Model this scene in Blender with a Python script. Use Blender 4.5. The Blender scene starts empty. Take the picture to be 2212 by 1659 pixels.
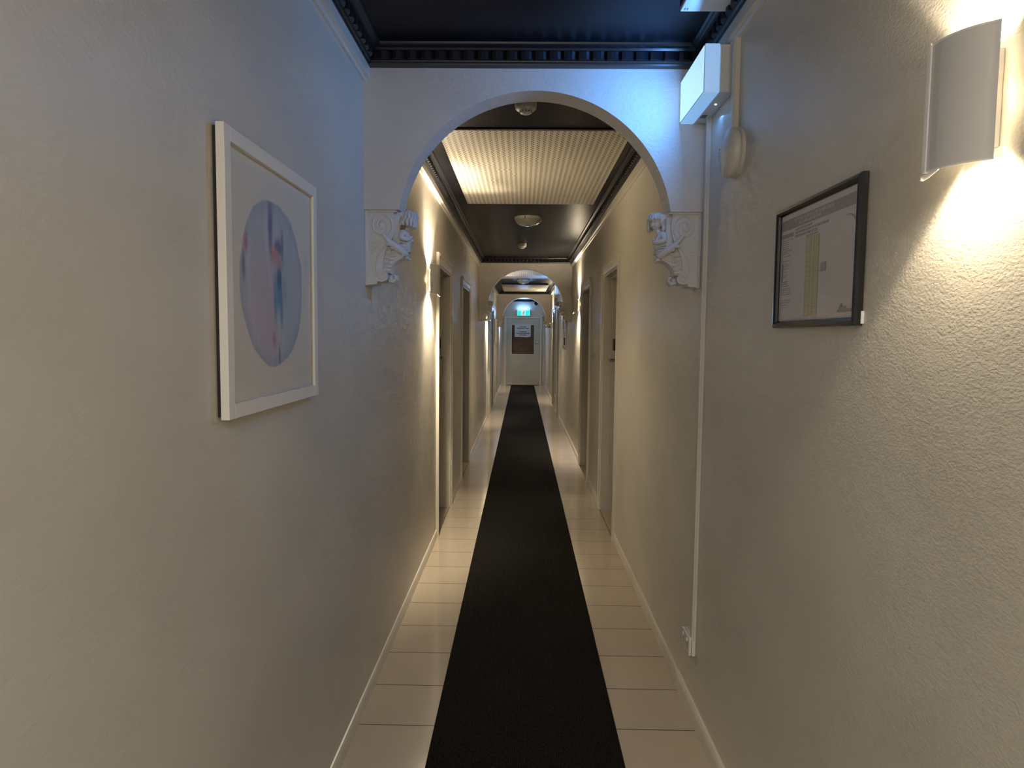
import bpy, bmesh, math, random
from mathutils import Vector, Matrix
random.seed(7)
C = bpy.context.scene.collection
PI = math.pi
# ---------------------------------------------------------------- dimensions (metres; corridor runs along +Y)
LX, RX = -0.632, 0.705          # wall faces
YB, YE = -3.6, 20.6             # wall behind the camera, end wall
ZC = 2.62                       # ceiling
A1, A2, A3 = 2.69, 9.72, 16.96  # near faces of the three arch walls
AT = 0.125                      # arch wall thickness
CX = (LX + RX) / 2

# ---------------------------------------------------------------- materials
def newmat(name):
    m = bpy.data.materials.new(name); m.use_nodes = True
    nt = m.node_tree; b = nt.nodes['Principled BSDF']
    return m, nt, b
def N(nt, t, **k):
    n = nt.nodes.new(t)
    for a, v in k.items():
        setattr(n, a, v)
    return n
def L(nt, a, b): nt.links.new(a, b)
def math_n(nt, op, a, b=None, c=None):
    n = N(nt, 'ShaderNodeMath', operation=op)
    for i, v in enumerate((a, b, c)):
        if v is None: continue
        if isinstance(v, (int, float)): n.inputs[i].default_value = v
        else: L(nt, v, n.inputs[i])
    return n.outputs[0]
def mixc(nt, f, a, b):
    n = N(nt, 'ShaderNodeMix', data_type='RGBA')
    if isinstance(f, (int, float)): n.inputs[0].default_value = f
    else: L(nt, f, n.inputs[0])
    for i, v in ((6, a), (7, b)):
        if isinstance(v, tuple): n.inputs[i].default_value = (*v, 1)
        else: L(nt, v, n.inputs[i])
    return n.outputs[2]
def ramp(nt, src, p0, p1):
    n = N(nt, 'ShaderNodeMapRange', interpolation_type='SMOOTHSTEP')
    n.inputs[1].default_value = p0; n.inputs[2].default_value = p1
    L(nt, src, n.inputs[0]); return n.outputs[0]
def paint(name, col, rough=0.5, bump=0.0, scale=60, var=0.04, spec=0.5, detail=3, dist=0.002, metal=0, coat=0, emit=None, es=0):
    m, nt, b = newmat(name)
    geo = N(nt, 'ShaderNodeNewGeometry')
    no = N(nt, 'ShaderNodeTexNoise'); no.inputs['Scale'].default_value = 3.1; no.inputs['Detail'].default_value = 4
    L(nt, geo.outputs['Position'], no.inputs['Vector'])
    d = tuple(c * (1 - var) for c in col); e = tuple(min(1, c * (1 + var)) for c in col)
    L(nt, mixc(nt, ramp(nt, no.outputs[0], 0.35, 0.65), d, e), b.inputs['Base Color'])
    b.inputs['Roughness'].default_value = rough
    b.inputs['Specular IOR Level'].default_value = spec
    b.inputs['Metallic'].default_value = metal
    b.inputs['Coat Weight'].default_value = coat
    if emit: b.inputs['Emission Color'].default_value = (*emit, 1); b.inputs['Emission Strength'].default_value = es
    if bump:
        n2 = N(nt, 'ShaderNodeTexNoise'); n2.inputs['Scale'].default_value = scale; n2.inputs['Detail'].default_value = detail
        n2.inputs['Roughness'].default_value = 0.55
        L(nt, geo.outputs['Position'], n2.inputs['Vector'])
        bp = N(nt, 'ShaderNodeBump'); bp.inputs['Strength'].default_value = bump; bp.inputs['Distance'].default_value = dist
        L(nt, n2.outputs[0], bp.inputs['Height']); L(nt, bp.outputs[0], b.inputs['Normal'])
    return m

def wall_mat(name, col, coarse, strength):
    """painted render: rough stipple plus soft trowel unevenness"""
    m, nt, b = newmat(name)
    geo = N(nt, 'ShaderNodeNewGeometry')
    mp = N(nt, 'ShaderNodeMapping'); mp.inputs['Scale'].default_value = (1, 0.75, 1.25)
    L(nt, geo.outputs['Position'], mp.inputs['Vector'])
    n1 = N(nt, 'ShaderNodeTexNoise'); n1.inputs['Scale'].default_value = coarse; n1.inputs['Detail'].default_value = 3.5
    n1.inputs['Distortion'].default_value = 0.15
    n2 = N(nt, 'ShaderNodeTexNoise'); n2.inputs['Scale'].default_value = 2.4; n2.inputs['Detail'].default_value = 3
    n3 = N(nt, 'ShaderNodeTexNoise'); n3.inputs['Scale'].default_value = coarse * 0.22; n3.inputs['Detail'].default_value = 2
    for n in (n1, n2, n3): L(nt, mp.outputs[0], n.inputs['Vector'])
    h = math_n(nt, 'ADD', n1.outputs[0], math_n(nt, 'MULTIPLY', n3.outputs[0], 0.6))
    h = math_n(nt, 'ADD', h, math_n(nt, 'MULTIPLY', n2.outputs[0], 4.0))
    bp = N(nt, 'ShaderNodeBump'); bp.inputs['Strength'].default_value = strength; bp.inputs['Distance'].default_value = 0.0035
    L(nt, h, bp.inputs['Height']); L(nt, bp.outputs[0], b.inputs['Normal'])
    d = tuple(c * 0.95 for c in col); e = tuple(c * 1.04 for c in col)
    L(nt, mixc(nt, ramp(nt, n2.outputs[0], 0.3, 0.7), d, e), b.inputs['Base Color'])
    b.inputs['Roughness'].default_value = 0.42; b.inputs['Specular IOR Level'].default_value = 0.4
    return m

M = {}
M['wall_r'] = wall_mat('wall_paint_rough', (0.645, 0.61, 0.535), 185, 0.26)
M['wall_l'] = wall_mat('wall_paint_smooth', (0.645, 0.61, 0.535), 110, 0.15)
M['wall_a'] = wall_mat('arch_paint', (0.67, 0.63, 0.58), 90, 0.5)
M['trimw'] = paint('gloss_cream_paint', (0.68, 0.64, 0.56), 0.3, 0.1, 40, 0.03)
M['door'] = paint('door_paint', (0.50, 0.47, 0.41), 0.36, 0.12, 50, 0.03)
M['plaster'] = paint('white_plaster', (0.66, 0.64, 0.61), 0.6, 0.25, 220, 0.04)
M['ceil'] = paint('dark_ceiling_paint', (0.006, 0.006, 0.009), 0.32, 0.2, 130, 0.08, 0.11)
M['corn'] = paint('dark_cornice_paint', (0.010, 0.0105, 0.014), 0.34, 0.15, 60, 0.08, 0.5)
M['whiteplastic'] = paint('white_plastic', (0.72, 0.71, 0.68), 0.35, 0, 1, 0.02)
M['aged'] = paint('aged_white_plastic', (0.62, 0.60, 0.54), 0.4, 0, 1, 0.03)
M['blackplastic'] = paint('black_plastic', (0.012, 0.012, 0.013), 0.3, 0, 1, 0.05)
M['blackgloss'] = paint('black_dome_plastic', (0.004, 0.004, 0.005), 0.06, 0, 1, 0.02)
M['chrome'] = paint('brushed_steel', (0.55, 0.52, 0.47), 0.25, 0, 1, 0.05, metal=1)
M['framew'] = paint('white_frame', (0.85, 0.82, 0.76), 0.35, 0.05, 60, 0.02)
M['backing'] = paint('dark_backing', (0.02, 0.018, 0.016), 0.7, 0, 1, 0.05)
M['frameb'] = paint('black_frame', (0.012, 0.012, 0.013), 0.22, 0, 1, 0.05)
M['sconce'] = paint('sconce_white_metal', (0.62, 0.61, 0.59), 0.35, 0, 1, 0.02)
M['steelframe'] = paint('silver_frame', (0.42, 0.40, 0.37), 0.3, 0, 1, 0.03, metal=0.6)
M['mirror'] = paint('mirror_glass', (0.6, 0.65, 0.7), 0.05, 0, 1, 0.02, metal=1)
M['paper'] = paint('notice_paper', (0.62, 0.65, 0.68), 0.7, 0, 1, 0.02)
M['ink'] = paint('black_ink', (0.01, 0.01, 0.01), 0.8, 0, 1, 0)
M['ink_grey'] = paint('grey_ink', (0.27, 0.25, 0.25), 0.8, 0, 1, 0)
M['ink_light'] = paint('light_ink', (0.60, 0.58, 0.53), 0.8, 0, 1, 0)
M['ink_mid'] = paint('mid_grey_ink', (0.45, 0.43, 0.43), 0.8, 0, 1, 0)
M['ink_red'] = paint('red_grey_ink', (0.36, 0.25, 0.26), 0.8, 0, 1, 0)
M['docpaper'] = paint('document_paper', (0.72, 0.69, 0.69), 0.5, 0, 1, 0.02)
M['ink_yellow'] = paint('yellow_green_ink', (0.66, 0.62, 0.45), 0.8, 0, 1, 0.06)
M['ink_line'] = paint('plan_line_ink', (0.48, 0.50, 0.33), 0.8, 0, 1, 0)
M['board'] = paint('brown_particle_board', (0.11, 0.058, 0.034), 0.7, 0.3, 150, 0.25)
M['led'] = paint('yellow_led', (0.6, 0.7, 0.3), 0.4, 0, 1, 0, emit=(0.8, 1.0, 0.45), es=3)
M['bulb'] = paint('warm_bulb', (1, 0.9, 0.7), 0.4, 0, 1, 0, emit=(1.0, 0.78, 0.45), es=15)
M['glow'] = paint('lit_diffuser', (0.7, 0.8, 0.85), 0.35, 0, 1, 0.0, emit=(0.22, 0.52, 1.0), es=0.33)
M['glow_face'] = paint('lit_diffuser_face', (0.7, 0.85, 0.9), 0.35, 0, 1, 0.0, emit=(0.45, 0.75, 1.0), es=0.5)
M['opal'] = paint('opal_dome_glass', (0.42, 0.41, 0.36), 0.18, 0, 1, 0.02, coat=0.5)
M['teal'] = paint('teal_lit_panel', (0.0, 0.5, 0.5), 0.4, 0, 1, 0, emit=(0.0, 0.85, 0.80), es=0.5)
M['signwhite'] = paint('white_lit_panel', (0.7, 0.8, 0.8), 0.4, 0, 1, 0, emit=(0.75, 1.0, 0.95), es=0.35)
M['signframe'] = paint('sign_housing', (0.12, 0.2, 0.22), 0.4, 0, 1, 0)
M['dirtydoor'] = paint('end_door_paint', (0.50, 0.50, 0.45), 0.4, 0.1, 40, 0.04)
M['shadeddoor'] = paint('shaded_door_paint', (0.26, 0.25, 0.225), 0.42, 0.1, 40, 0.04)  # door colour darkened to carry the shade inside the recess

def glass_mat():
    m = bpy.data.materials.new('picture_glass'); m.use_nodes = True; nt = m.node_tree
    nt.nodes.clear()
    o = N(nt, 'ShaderNodeOutputMaterial'); t = N(nt, 'ShaderNodeBsdfTransparent'); g = N(nt, 'ShaderNodeBsdfGlossy')
    g.inputs['Roughness'].default_value = 0.08
    lw = N(nt, 'ShaderNodeLayerWeight'); lw.inputs[0].default_value = 0.04
    mx = N(nt, 'ShaderNodeMixShader')
    L(nt, lw.outputs[0], mx.inputs[0]); L(nt, t.outputs[0], mx.inputs[1]); L(nt, g.outputs[0], mx.inputs[2]); L(nt, mx.outputs[0], o.inputs[0])
    return m
M['glass'] = glass_mat()

def floor_mat():
    m, nt, b = newmat('cream_glazed_tiles')
    geo = N(nt, 'ShaderNodeNewGeometry'); s = N(nt, 'ShaderNodeSeparateXYZ'); L(nt, geo.outputs['Position'], s.inputs[0])
    def grout(src, off, pitch, w):
        a = math_n(nt, 'DIVIDE', math_n(nt, 'SUBTRACT', src, off), pitch)
        f = math_n(nt, 'FRACT', math_n(nt, 'ADD', a, 0.5))
        d = math_n(nt, 'ABSOLUTE', math_n(nt, 'SUBTRACT', f, 0.5))
        return math_n(nt, 'LESS_THAN', d, w / pitch / 2)
    gy = grout(s.outputs[1], 2.509, 0.3, 0.0044)
    gl = math_n(nt, 'LESS_THAN', math_n(nt, 'ABSOLUTE', math_n(nt, 'SUBTRACT', s.outputs[0], -0.626)), 0.0022)
    gr = math_n(nt, 'LESS_THAN', math_n(nt, 'ABSOLUTE', math_n(nt, 'SUBTRACT', s.outputs[0], 0.699)), 0.0022)
    g = math_n(nt, 'MAXIMUM', gy, math_n(nt, 'MAXIMUM', gl, gr))
    n1 = N(nt, 'ShaderNodeTexNoise'); n1.inputs['Scale'].default_value = 5; n1.inputs['Detail'].default_value = 5
    n2 = N(nt, 'ShaderNodeTexNoise'); n2.inputs['Scale'].default_value = 240; n2.inputs['Detail'].default_value = 2
    for n in (n1, n2): L(nt, geo.outputs['Position'], n.inputs['Vector'])
    idn = N(nt, 'ShaderNodeTexWhiteNoise', noise_dimensions='1D')
    L(nt, math_n(nt, 'FLOOR', math_n(nt, 'DIVIDE', math_n(nt, 'SUBTRACT', s.outputs[1], 2.509), 0.3)), idn.inputs['W'])
    base = mixc(nt, n1.outputs[0], (0.46, 0.395, 0.31), (0.51, 0.45, 0.36))
    base = mixc(nt, math_n(nt, 'MULTIPLY', idn.outputs[0], 0.25), base, (0.45, 0.37, 0.30))
    base = mixc(nt, math_n(nt, 'MULTIPLY', ramp(nt, n2.outputs[0], 0.55, 0.75), 0.18), base, (0.33, 0.25, 0.17))
    L(nt, mixc(nt, g, base, (0.05, 0.036, 0.025)), b.inputs['Base Color'])
    L(nt, math_n(nt, 'ADD', 0.14, math_n(nt, 'MULTIPLY', g, 0.6)), b.inputs['Roughness'])
    n3 = N(nt, 'ShaderNodeTexNoise'); n3.inputs['Scale'].default_value = 9; n3.inputs['Detail'].default_value = 1
    L(nt, geo.outputs['Position'], n3.inputs['Vector'])
    h = math_n(nt, 'ADD', math_n(nt, 'MULTIPLY', g, -0.6), math_n(nt, 'MULTIPLY', n3.outputs[0], 0.25))
    bp = N(nt, 'ShaderNodeBump'); bp.inputs['Strength'].default_value = 0.35; bp.inputs['Distance'].default_value = 0.002
    L(nt, h, bp.inputs['Height']); L(nt, bp.outputs[0], b.inputs['Normal'])
    b.inputs['Specular IOR Level'].default_value = 0.4
    return m
M['floor'] = floor_mat()

def carpet_mat():
    m, nt, b = newmat('black_ribbed_carpet')
    geo = N(nt, 'ShaderNodeNewGeometry'); s = N(nt, 'ShaderNodeSeparateXYZ'); L(nt, geo.outputs['Position'], s.inputs[0])
    r = math_n(nt, 'SINE', math_n(nt, 'MULTIPLY', s.outputs[0], 2 * PI / 0.0075))
    mp = N(nt, 'ShaderNodeMapping'); mp.inputs['Scale'].default_value = (260, 70, 1); L(nt, geo.outputs['Position'], mp.inputs['Vector'])
    n = N(nt, 'ShaderNodeTexNoise'); n.inputs['Scale'].default_value = 1; n.inputs['Detail'].default_value = 3; L(nt, mp.outputs[0], n.inputs['Vector'])
    w = N(nt, 'ShaderNodeTexNoise'); w.inputs['Scale'].default_value = 1.4; L(nt, geo.outputs['Position'], w.inputs['Vector'])
    f = math_n(nt, 'MULTIPLY', math_n(nt, 'ADD', math_n(nt, 'MULTIPLY', r, 0.5), 0.5), ramp(nt, n.outputs[0], 0.35, 0.75))
    base = mixc(nt, f, (0.010, 0.0095, 0.0085), (0.046, 0.042, 0.035))
    base = mixc(nt, math_n(nt, 'MULTIPLY', ramp(nt, w.outputs[0], 0.4, 0.7), 0.35), base, (0.019, 0.018, 0.016))
    L(nt, base, b.inputs['Base Color']); b.inputs['Roughness'].default_value = 0.95; b.inputs['Specular IOR Level'].default_value = 0.08
    bp = N(nt, 'ShaderNodeBump'); bp.inputs['Strength'].default_value = 0.8; bp.inputs['Distance'].default_value = 0.003
    L(nt, math_n(nt, 'ADD', r, n.outputs[0]), bp.inputs['Height']); L(nt, bp.outputs[0], b.inputs['Normal'])
    return m
M['carpet'] = carpet_mat()

def perf_mat():
    """cream metal sheet with staggered pairs of short slots"""
    m, nt, b = newmat('perforated_cream_sheet')
    geo = N(nt, 'ShaderNodeNewGeometry'); s = N(nt, 'ShaderNodeSeparateXYZ'); L(nt, geo.outputs['Position'], s.inputs[0])
    def fr(src, p, o): return math_n(nt, 'FRACT', math_n(nt, 'ADD', math_n(nt, 'DIVIDE', src, p), o))
    def band(src, c, hw): return math_n(nt, 'LESS_THAN', math_n(nt, 'ABSOLUTE', math_n(nt, 'SUBTRACT', src, c)), hw)
    fx = fr(s.outputs[0], 0.0335, 10.0)
    ya = fr(s.outputs[1], 0.0400, 0.0); yb = fr(s.outputs[1], 0.0400, 0.5)
    a = math_n(nt, 'MULTIPLY', band(fx, 0.24, 0.115), band(ya, 0.5, 0.22))
    c = math_n(nt, 'MULTIPLY', band(fx, 0.50, 0.115), band(yb, 0.5, 0.22))
    sl = math_n(nt, 'MAXIMUM', a, c)
    geo2 = N(nt, 'ShaderNodeSeparateXYZ'); L(nt, geo.outputs['Normal'], geo2.inputs[0])
    sl = math_n(nt, 'MULTIPLY', sl, math_n(nt, 'LESS_THAN', geo2.outputs[2], -0.5))
    L(nt, mixc(nt, sl, (0.62, 0.585, 0.50), (0.10, 0.065, 0.035)), b.inputs['Base Color'])
    b.inputs['Roughness'].default_value = 0.45
    return m
M['perf'] = perf_mat()

def watercolour_mat(cy, cz):
    """cream sheet with a round wash of grey, pink and blue"""
    m, nt, b = newmat('watercolour_print')
    geo = N(nt, 'ShaderNodeNewGeometry')
    mp = N(nt, 'ShaderNodeMapping'); mp.inputs['Location'].default_value = (0, -cy, -cz); L(nt, geo.outputs['Position'], mp.inputs['Vector'])
    s = N(nt, 'ShaderNodeSeparateXYZ'); L(nt, mp.outputs[0], s.inputs[0])
    Y, Z = s.outputs[1], s.outputs[2]
    def noise(sc, det, st=(1, 1, 1)):
        q = N(nt, 'ShaderNodeMapping'); q.inputs['Scale'].default_value = st; L(nt, mp.outputs[0], q.inputs['Vector'])
        n = N(nt, 'ShaderNodeTexNoise'); n.inputs['Scale'].default_value = sc; n.inputs['Detail'].default_value = det
        L(nt, q.outputs[0], n.inputs['Vector']); return n.outputs[0]
    nz = noise(9, 3); nw = noise(26, 4); ns = noise(14, 4, (1, 2.6, 0.5))
    rr = math_n(nt, 'SQRT', math_n(nt, 'ADD', math_n(nt, 'MULTIPLY', Y, Y), math_n(nt, 'MULTIPLY', Z, Z)))
    rr = math_n(nt, 'ADD', rr, math_n(nt, 'MULTIPLY', math_n(nt, 'SUBTRACT', nz, 0.5), 0.030))
    disc = math_n(nt, 'SUBTRACT', 1.0, ramp(nt, rr, 0.203, 0.209))
    rim = math_n(nt, 'MULTIPLY', ramp(nt, rr, 0.165, 0.205), disc)
    def blob(y, z, ry, rz, hard=0.6):
        a = math_n(nt, 'DIVIDE', math_n(nt, 'SUBTRACT', Y, y), ry); c = math_n(nt, 'DIVIDE', math_n(nt, 'SUBTRACT', Z, z), rz)
        d = math_n(nt, 'SQRT', math_n(nt, 'ADD', math_n(nt, 'MULTIPLY', a, a), math_n(nt, 'MULTIPLY', c, c)))
        d = math_n(nt, 'ADD', d, math_n(nt, 'MULTIPLY', math_n(nt, 'SUBTRACT', ns, 0.5), 1.5))
        return math_n(nt, 'SUBTRACT', 1.0, ramp(nt, d, 1 - hard, 1.15))
    col = mixc(nt, ramp(nt, ns, 0.3, 0.7), (0.50, 0.55, 0.60), (0.62, 0.62, 0.66))
    col = mixc(nt, math_n(nt, 'MULTIPLY', blob(-0.07, -0.07, 0.14, 0.17), 0.75), col, (0.64, 0.52, 0.57))
    col = mixc(nt, math_n(nt, 'MULTIPLY', blob(0.11, 0.0, 0.09, 0.2), 0.5), col, (0.48, 0.56, 0.58))
    col = mixc(nt, math_n(nt, 'MULTIPLY', rim, 0.40), col, (0.30, 0.38, 0.48))
    for y, z, ry, rz, k, cc in [(-0.028, 0.135, 0.022, 0.10, .85, (0.13, 0.12, 0.30)), (0.055, 0.10, 0.016, 0.07, .8, (0.12, 0.16, 0.34)),
                                (0.022, 0.096, 0.035, 0.022, .85, (0.08, 0.13, 0.30)), (0.03, -0.025, 0.048, 0.085, .9, (0.06, 0.30, 0.48)),
                                (0.028, 0.02, 0.02, 0.04, .75, (0.06, 0.07, 0.25)), (0.045, -0.08, 0.018, 0.05, .6, (0.05, 0.30, 0.40)),
                                (0.0, 0.075, 0.030, 0.030, .85, (0.72, 0.22, 0.19)), (0.025, 0.057, 0.03, 0.022, .7, (0.62, 0.36, 0.33)),
                                (-0.17, 0.085, 0.022, 0.045, .85, (0.50, 0.13, 0.17)), (-0.187, 0.03, 0.015, 0.05, .7, (0.22, 0.12, 0.30)),
                                (-0.01, -0.135, 0.015, 0.022, .6, (0.40, 0.15, 0.22)), (0.028, -0.175, 0.008, 0.04, .7, (0.10, 0.09, 0.26))]:
        col = mixc(nt, math_n(nt, 'MULTIPLY', blob(y, z, ry, rz, 0.75), k), col, cc)
    col = mixc(nt, math_n(nt, 'MULTIPLY', nw, 0.22), col, (0.5, 0.5, 0.5))
    L(nt, mixc(nt, disc, (0.82, 0.75, 0.64), col), b.inputs['Base Color'])
    b.inputs['Roughness'].default_value = 0.6
    return m
M['water'] = watercolour_mat(1.672, 1.64)

# ---------------------------------------------------------------- mesh helpers
def bm_new(): return bmesh.new()
def box(bm, x0, x1, y0, y1, z0, z1, bev=0.0, seg=2):
    x0, x1 = min(x0, x1), max(x0, x1); y0, y1 = min(y0, y1), max(y0, y1)
    r = bmesh.ops.create_cube(bm, size=1.0)
    vs = r['verts']
    for v in vs:
        v.co = Vector(((x0 + x1) / 2 + v.co.x * (x1 - x0), (y0 + y1) / 2 + v.co.y * (y1 - y0), (z0 + z1) / 2 + v.co.z * (z1 - z0)))
    if bev > 0:
        es = list({e for v in vs for e in v.link_edges})
        bmesh.ops.bevel(bm, geom=es, offset=bev, segments=seg, profile=0.5, affect='EDGES')
def sheet(bm, x, y0, y1, z0, z1):
    bm.faces.new([bm.verts.new(v) for v in ((x, y0, z0), (x, y1, z0), (x, y1, z1), (x, y0, z1))])
def prism(bm, pts, axis, a, b):
    """extrude closed 2-D outline; axis 'y': pts are (x,z); 'x': (y,z); 'z': (x,y)"""
    def P(p, t):
        return {'y': (p[0], t, p[1]), 'x': (t, p[0], p[1]), 'z': (p[0], p[1], t)}[axis]
    va = [bm.verts.new(P(p, a)) for p in pts]; vb = [bm.verts.new(P(p, b)) for p in pts]
    n = len(pts)
    bm.faces.new(va); bm.faces.new(vb[::-1])
    for i in range(n):
        bm.faces.new((va[i], vb[i], vb[(i + 1) % n], va[(i + 1) % n]))
def tube(bm, pts, rad, sides=10, cap=True):
    pts = [Vector(p) for p in pts]
    rads = rad if isinstance(rad, (list, tuple)) else [rad] * len(pts)
    rings = []; a = None
    for i, p in enumerate(pts):
        t = (pts[min(i + 1, len(pts) - 1)] - pts[max(i - 1, 0)]).normalized()
        if a is None:
            a = t.cross(Vector((0, 0, 1)))
            if a.length < 1e-3: a = t.cross(Vector((0, 1, 0)))
        a = (a - t * a.dot(t)).normalized(); b = t.cross(a).normalized()
        rings.append([bm.verts.new(p + (a * math.cos(k * 2 * PI / sides) + b * math.sin(k * 2 * PI / sides)) * rads[i]) for k in range(sides)])
    for i in range(len(rings) - 1):
        for k in range(sides):
            bm.faces.new((rings[i][k], rings[i][(k + 1) % sides], rings[i + 1][(k + 1) % sides], rings[i + 1][k]))
    if cap:
        bm.faces.new(rings[0][::-1]); bm.faces.new(rings[-1])
def lathe(bm, prof, origin=(0, 0, 0), axis='z', seg=40):
    """profile of (radius, height) turned about an axis"""
    o = Vector(origin); rings = []
    for r, h in prof:
        ring = []
        for k in range(seg):
            c, s = math.cos(k * 2 * PI / seg), math.sin(k * 2 * PI / seg)
            d = {'z': Vector((r * c, r * s, h)), 'x': Vector((h, r * c, r * s)), 'y': Vector((r * s, h, r * c))}[axis]
            ring.append(bm.verts.new(o + d))
        rings.append(ring)
    for i in range(len(rings) - 1):
        for k in range(seg):
            bm.faces.new((rings[i][k], rings[i][(k + 1) % seg], rings[i + 1][(k + 1) % seg], rings[i + 1][k]))
    bm.faces.new(rings[0][::-1]); bm.faces.new(rings[-1])
def ball(bm, c, r, sx=1, sy=1, sz=1, u=16, v=10):
    rr = bmesh.ops.create_uvsphere(bm, u_segments=u, v_segments=v, radius=r)
    for q in rr['verts']: q.co = Vector((q.co.x * sx + c[0], q.co.y * sy + c[1], q.co.z * sz + c[2]))
def obj(name, bm, mat, parent=None, smooth=False, loc=None):
    bmesh.ops.recalc_face_normals(bm, faces=bm.faces[:])
    me = bpy.data.meshes.new(name); bm.to_mesh(me); bm.free()
    for m in (mat if isinstance(mat, list) else [mat]): me.materials.append(m)
    o = bpy.data.objects.new(name, me); C.objects.link(o)
    if smooth:
        for p in me.polygons: p.use_smooth = True
        me.set_sharp_from_angle(angle=math.radians(38 if smooth is True else smooth))
    if parent: o.parent = parent
    if loc: o.location = loc
    return o
def thing(name, label, cat, loc, rotz=0, group=None):
    o = bpy.data.objects.new(name, None); C.objects.link(o); o.empty_display_size = 0.1
    o.location = loc; o.rotation_euler = (0, 0, rotz)
    return tag(o, label, cat, group)
def tag(o, label, cat, group=None):
    o['label'] = label; o['category'] = cat
    if group: o['group'] = group
    return o
def struct(o, label, cat):
    o['kind'] = 'structure'; o['label'] = label; o['category'] = cat; return o
def copy_tree(o, parent=None):
    c = o.copy(); C.objects.link(c)
    if parent: c.parent = parent
    for ch in list(o.children): copy_tree(ch, c)
    return c
def text_mesh(name, s, size, mat, parent, loc, rot, align='CENTER', bold=0.0, sx=1.0):
    cu = bpy.data.curves.new(name, 'FONT'); cu.body = s; cu.size = size; cu.align_x = align; cu.extrude = 0.0002
    t = bpy.data.objects.new(name + '_tmp', cu)
    C.objects.link(t); dg = bpy.context.evaluated_depsgraph_get(); dg.update()
    me = bpy.data.meshes.new_from_object(t.evaluated_get(dg)); bpy.data.objects.remove(t)
    if bold:                                     # heavier strokes: a second impression beside the first
        b2 = bmesh.new(); b2.from_mesh(me); g = bmesh.ops.duplicate(b2, geom=b2.verts[:] + b2.edges[:] + b2.faces[:])
        for v in g['geom']:
            if isinstance(v, bmesh.types.BMVert): v.co.x += bold; v.co.z += 0.0001
        b2.to_mesh(me); b2.free()
    me.materials.clear(); me.materials.append(mat)
    o = bpy.data.objects.new(name, me); C.objects.link(o); o.parent = parent; o.location = loc; o.rotation_euler = rot; o.scale = (sx, 1, 1)
    return o

# ---------------------------------------------------------------- the shell
DOORS = {'l': [(5.02, 5.86), (7.00, 7.96), (12.02, 12.86), (13.63, 14.49)],
         'r': [(5.00, 5.83), (7.00, 7.87), (12.54, 13.40), (14.35, 15.20)]}
HEAD = 2.045   # top of the openings
CW = 0.078     # casing width
def side_wall(name, side, mat, label):
    x0, x1 = (LX - 0.16, LX) if side == 'l' else (RX, RX + 0.16)
    bm = bm_new(); ds = DOORS[side]; ys = [YB] + [v for d in ds for v in d] + [YE]
    for a, b in zip(ys[0::2], ys[1::2]): box(bm, x0, x1, a, b, 0, ZC)
    for a, b in ds: box(bm, x0, x1, a, b, HEAD, ZC)
    struct(obj(name, bm, mat), label, 'wall')
side_wall('wall_left', 'l', M['wall_l'], 'long left corridor wall in pale beige paint')
side_wall('wall_right', 'r', M['wall_r'], 'long right corridor wall in rough stippled beige render')
bm = bm_new(); box(bm, LX - 0.16, RX + 0.16, YE, YE + 0.12, 0, ZC)
struct(obj('wall_end', bm, M['wall_a']), 'end wall around the staff door under the green exit sign', 'wall')
bm = bm_new(); box(bm, LX - 0.16, RX + 0.16, YB - 0.12, YB, 0, ZC)
struct(obj('wall_back', bm, M['wall_a']), 'plain wall closing the corridor behind the viewer', 'wall')
bm = bm_new(); box(bm, LX - 0.16, RX + 0.16, YB - 0.12, YE + 0.12, -0.08, 0)
struct(obj('floor', bm, M['floor']), 'glossy cream square floor tiles either side of the runner', 'floor')
bm = bm_new(); box(bm, LX - 0.16, RX + 0.16, YB - 0.12, YE + 0.12, ZC, ZC + 0.08)
struct(obj('ceiling', bm, M['ceil']), 'near-black painted flat ceiling', 'ceiling')

def arch_wall(name, y, label):
    xl, xr, zs, zp = -0.492, 0.578, 2.012, 2.472
    h = zp - zs; c = (xr - xl) / 2; r = (c * c + h * h) / (2 * h); cz = zp - r; cx = (xl + xr) / 2
    a0 = math.asin((zs - cz) / r)
    pts = [(LX, zs), (xl, zs)]
    for i in range(1, 64):
        a = PI - a0 - (PI - 2 * a0) * i / 64
        pts.append((cx + r * math.cos(a), cz + r * math.sin(a)))
    pts += [(xr, zs), (RX, zs), (RX, ZC), (LX, ZC)]
    bm = bm_new(); prism(bm, pts, 'y', y, y + AT)
    o = struct(obj(name, bm, M['wall_a'], smooth=True), label, 'arch')
arch_wall('wall_near_arch', A1, 'nearest round plaster arch wall washed by blue light')
arch_wall('wall_middle_arch', A2, 'second round arch wall along the corridor')
arch_wall('wall_far_arch', A3, 'third and farthest round arch wall in front of the exit sign')

# skirting boards
def skirting(name, side, label):
    ds = DOORS[side]
    ys = [YB] + [v for d in ds for v in (d[0] - CW, d[1] + CW)] + [YE]
    bm = bm_new(); s = 1 if side == 'l' else -1; X = LX if side == 'l' else RX
    for k, (a, b) in enumerate(zip(ys[0::2], ys[1::2])):
        parts = [(a, b, 0.011)]
        if side == 'r' and k == 0: parts = [(a, 2.86, 0.017), (2.86, b, 0.011)]
        for p, q, t in parts:
            h = 0.058 if t < 0.015 else 0.064
            prof = [(X, 0), (X + s * (t + 0.001), 0), (X + s * t, h - 0.018), (X + s * t * 0.85, h - 0.008), (X + s * t * 0.5, h - 0.001), (X, h)]
            prism(bm, prof, 'y', p, q)
    struct(obj(name, bm, M['trimw'], smooth=True), label, 'skirting board')
skirting('baseboard_left', 'l', 'low cream skirting board along the left wall')
skirting('baseboard_right', 'r', 'low cream skirting board along the right wall with a joint')

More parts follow.
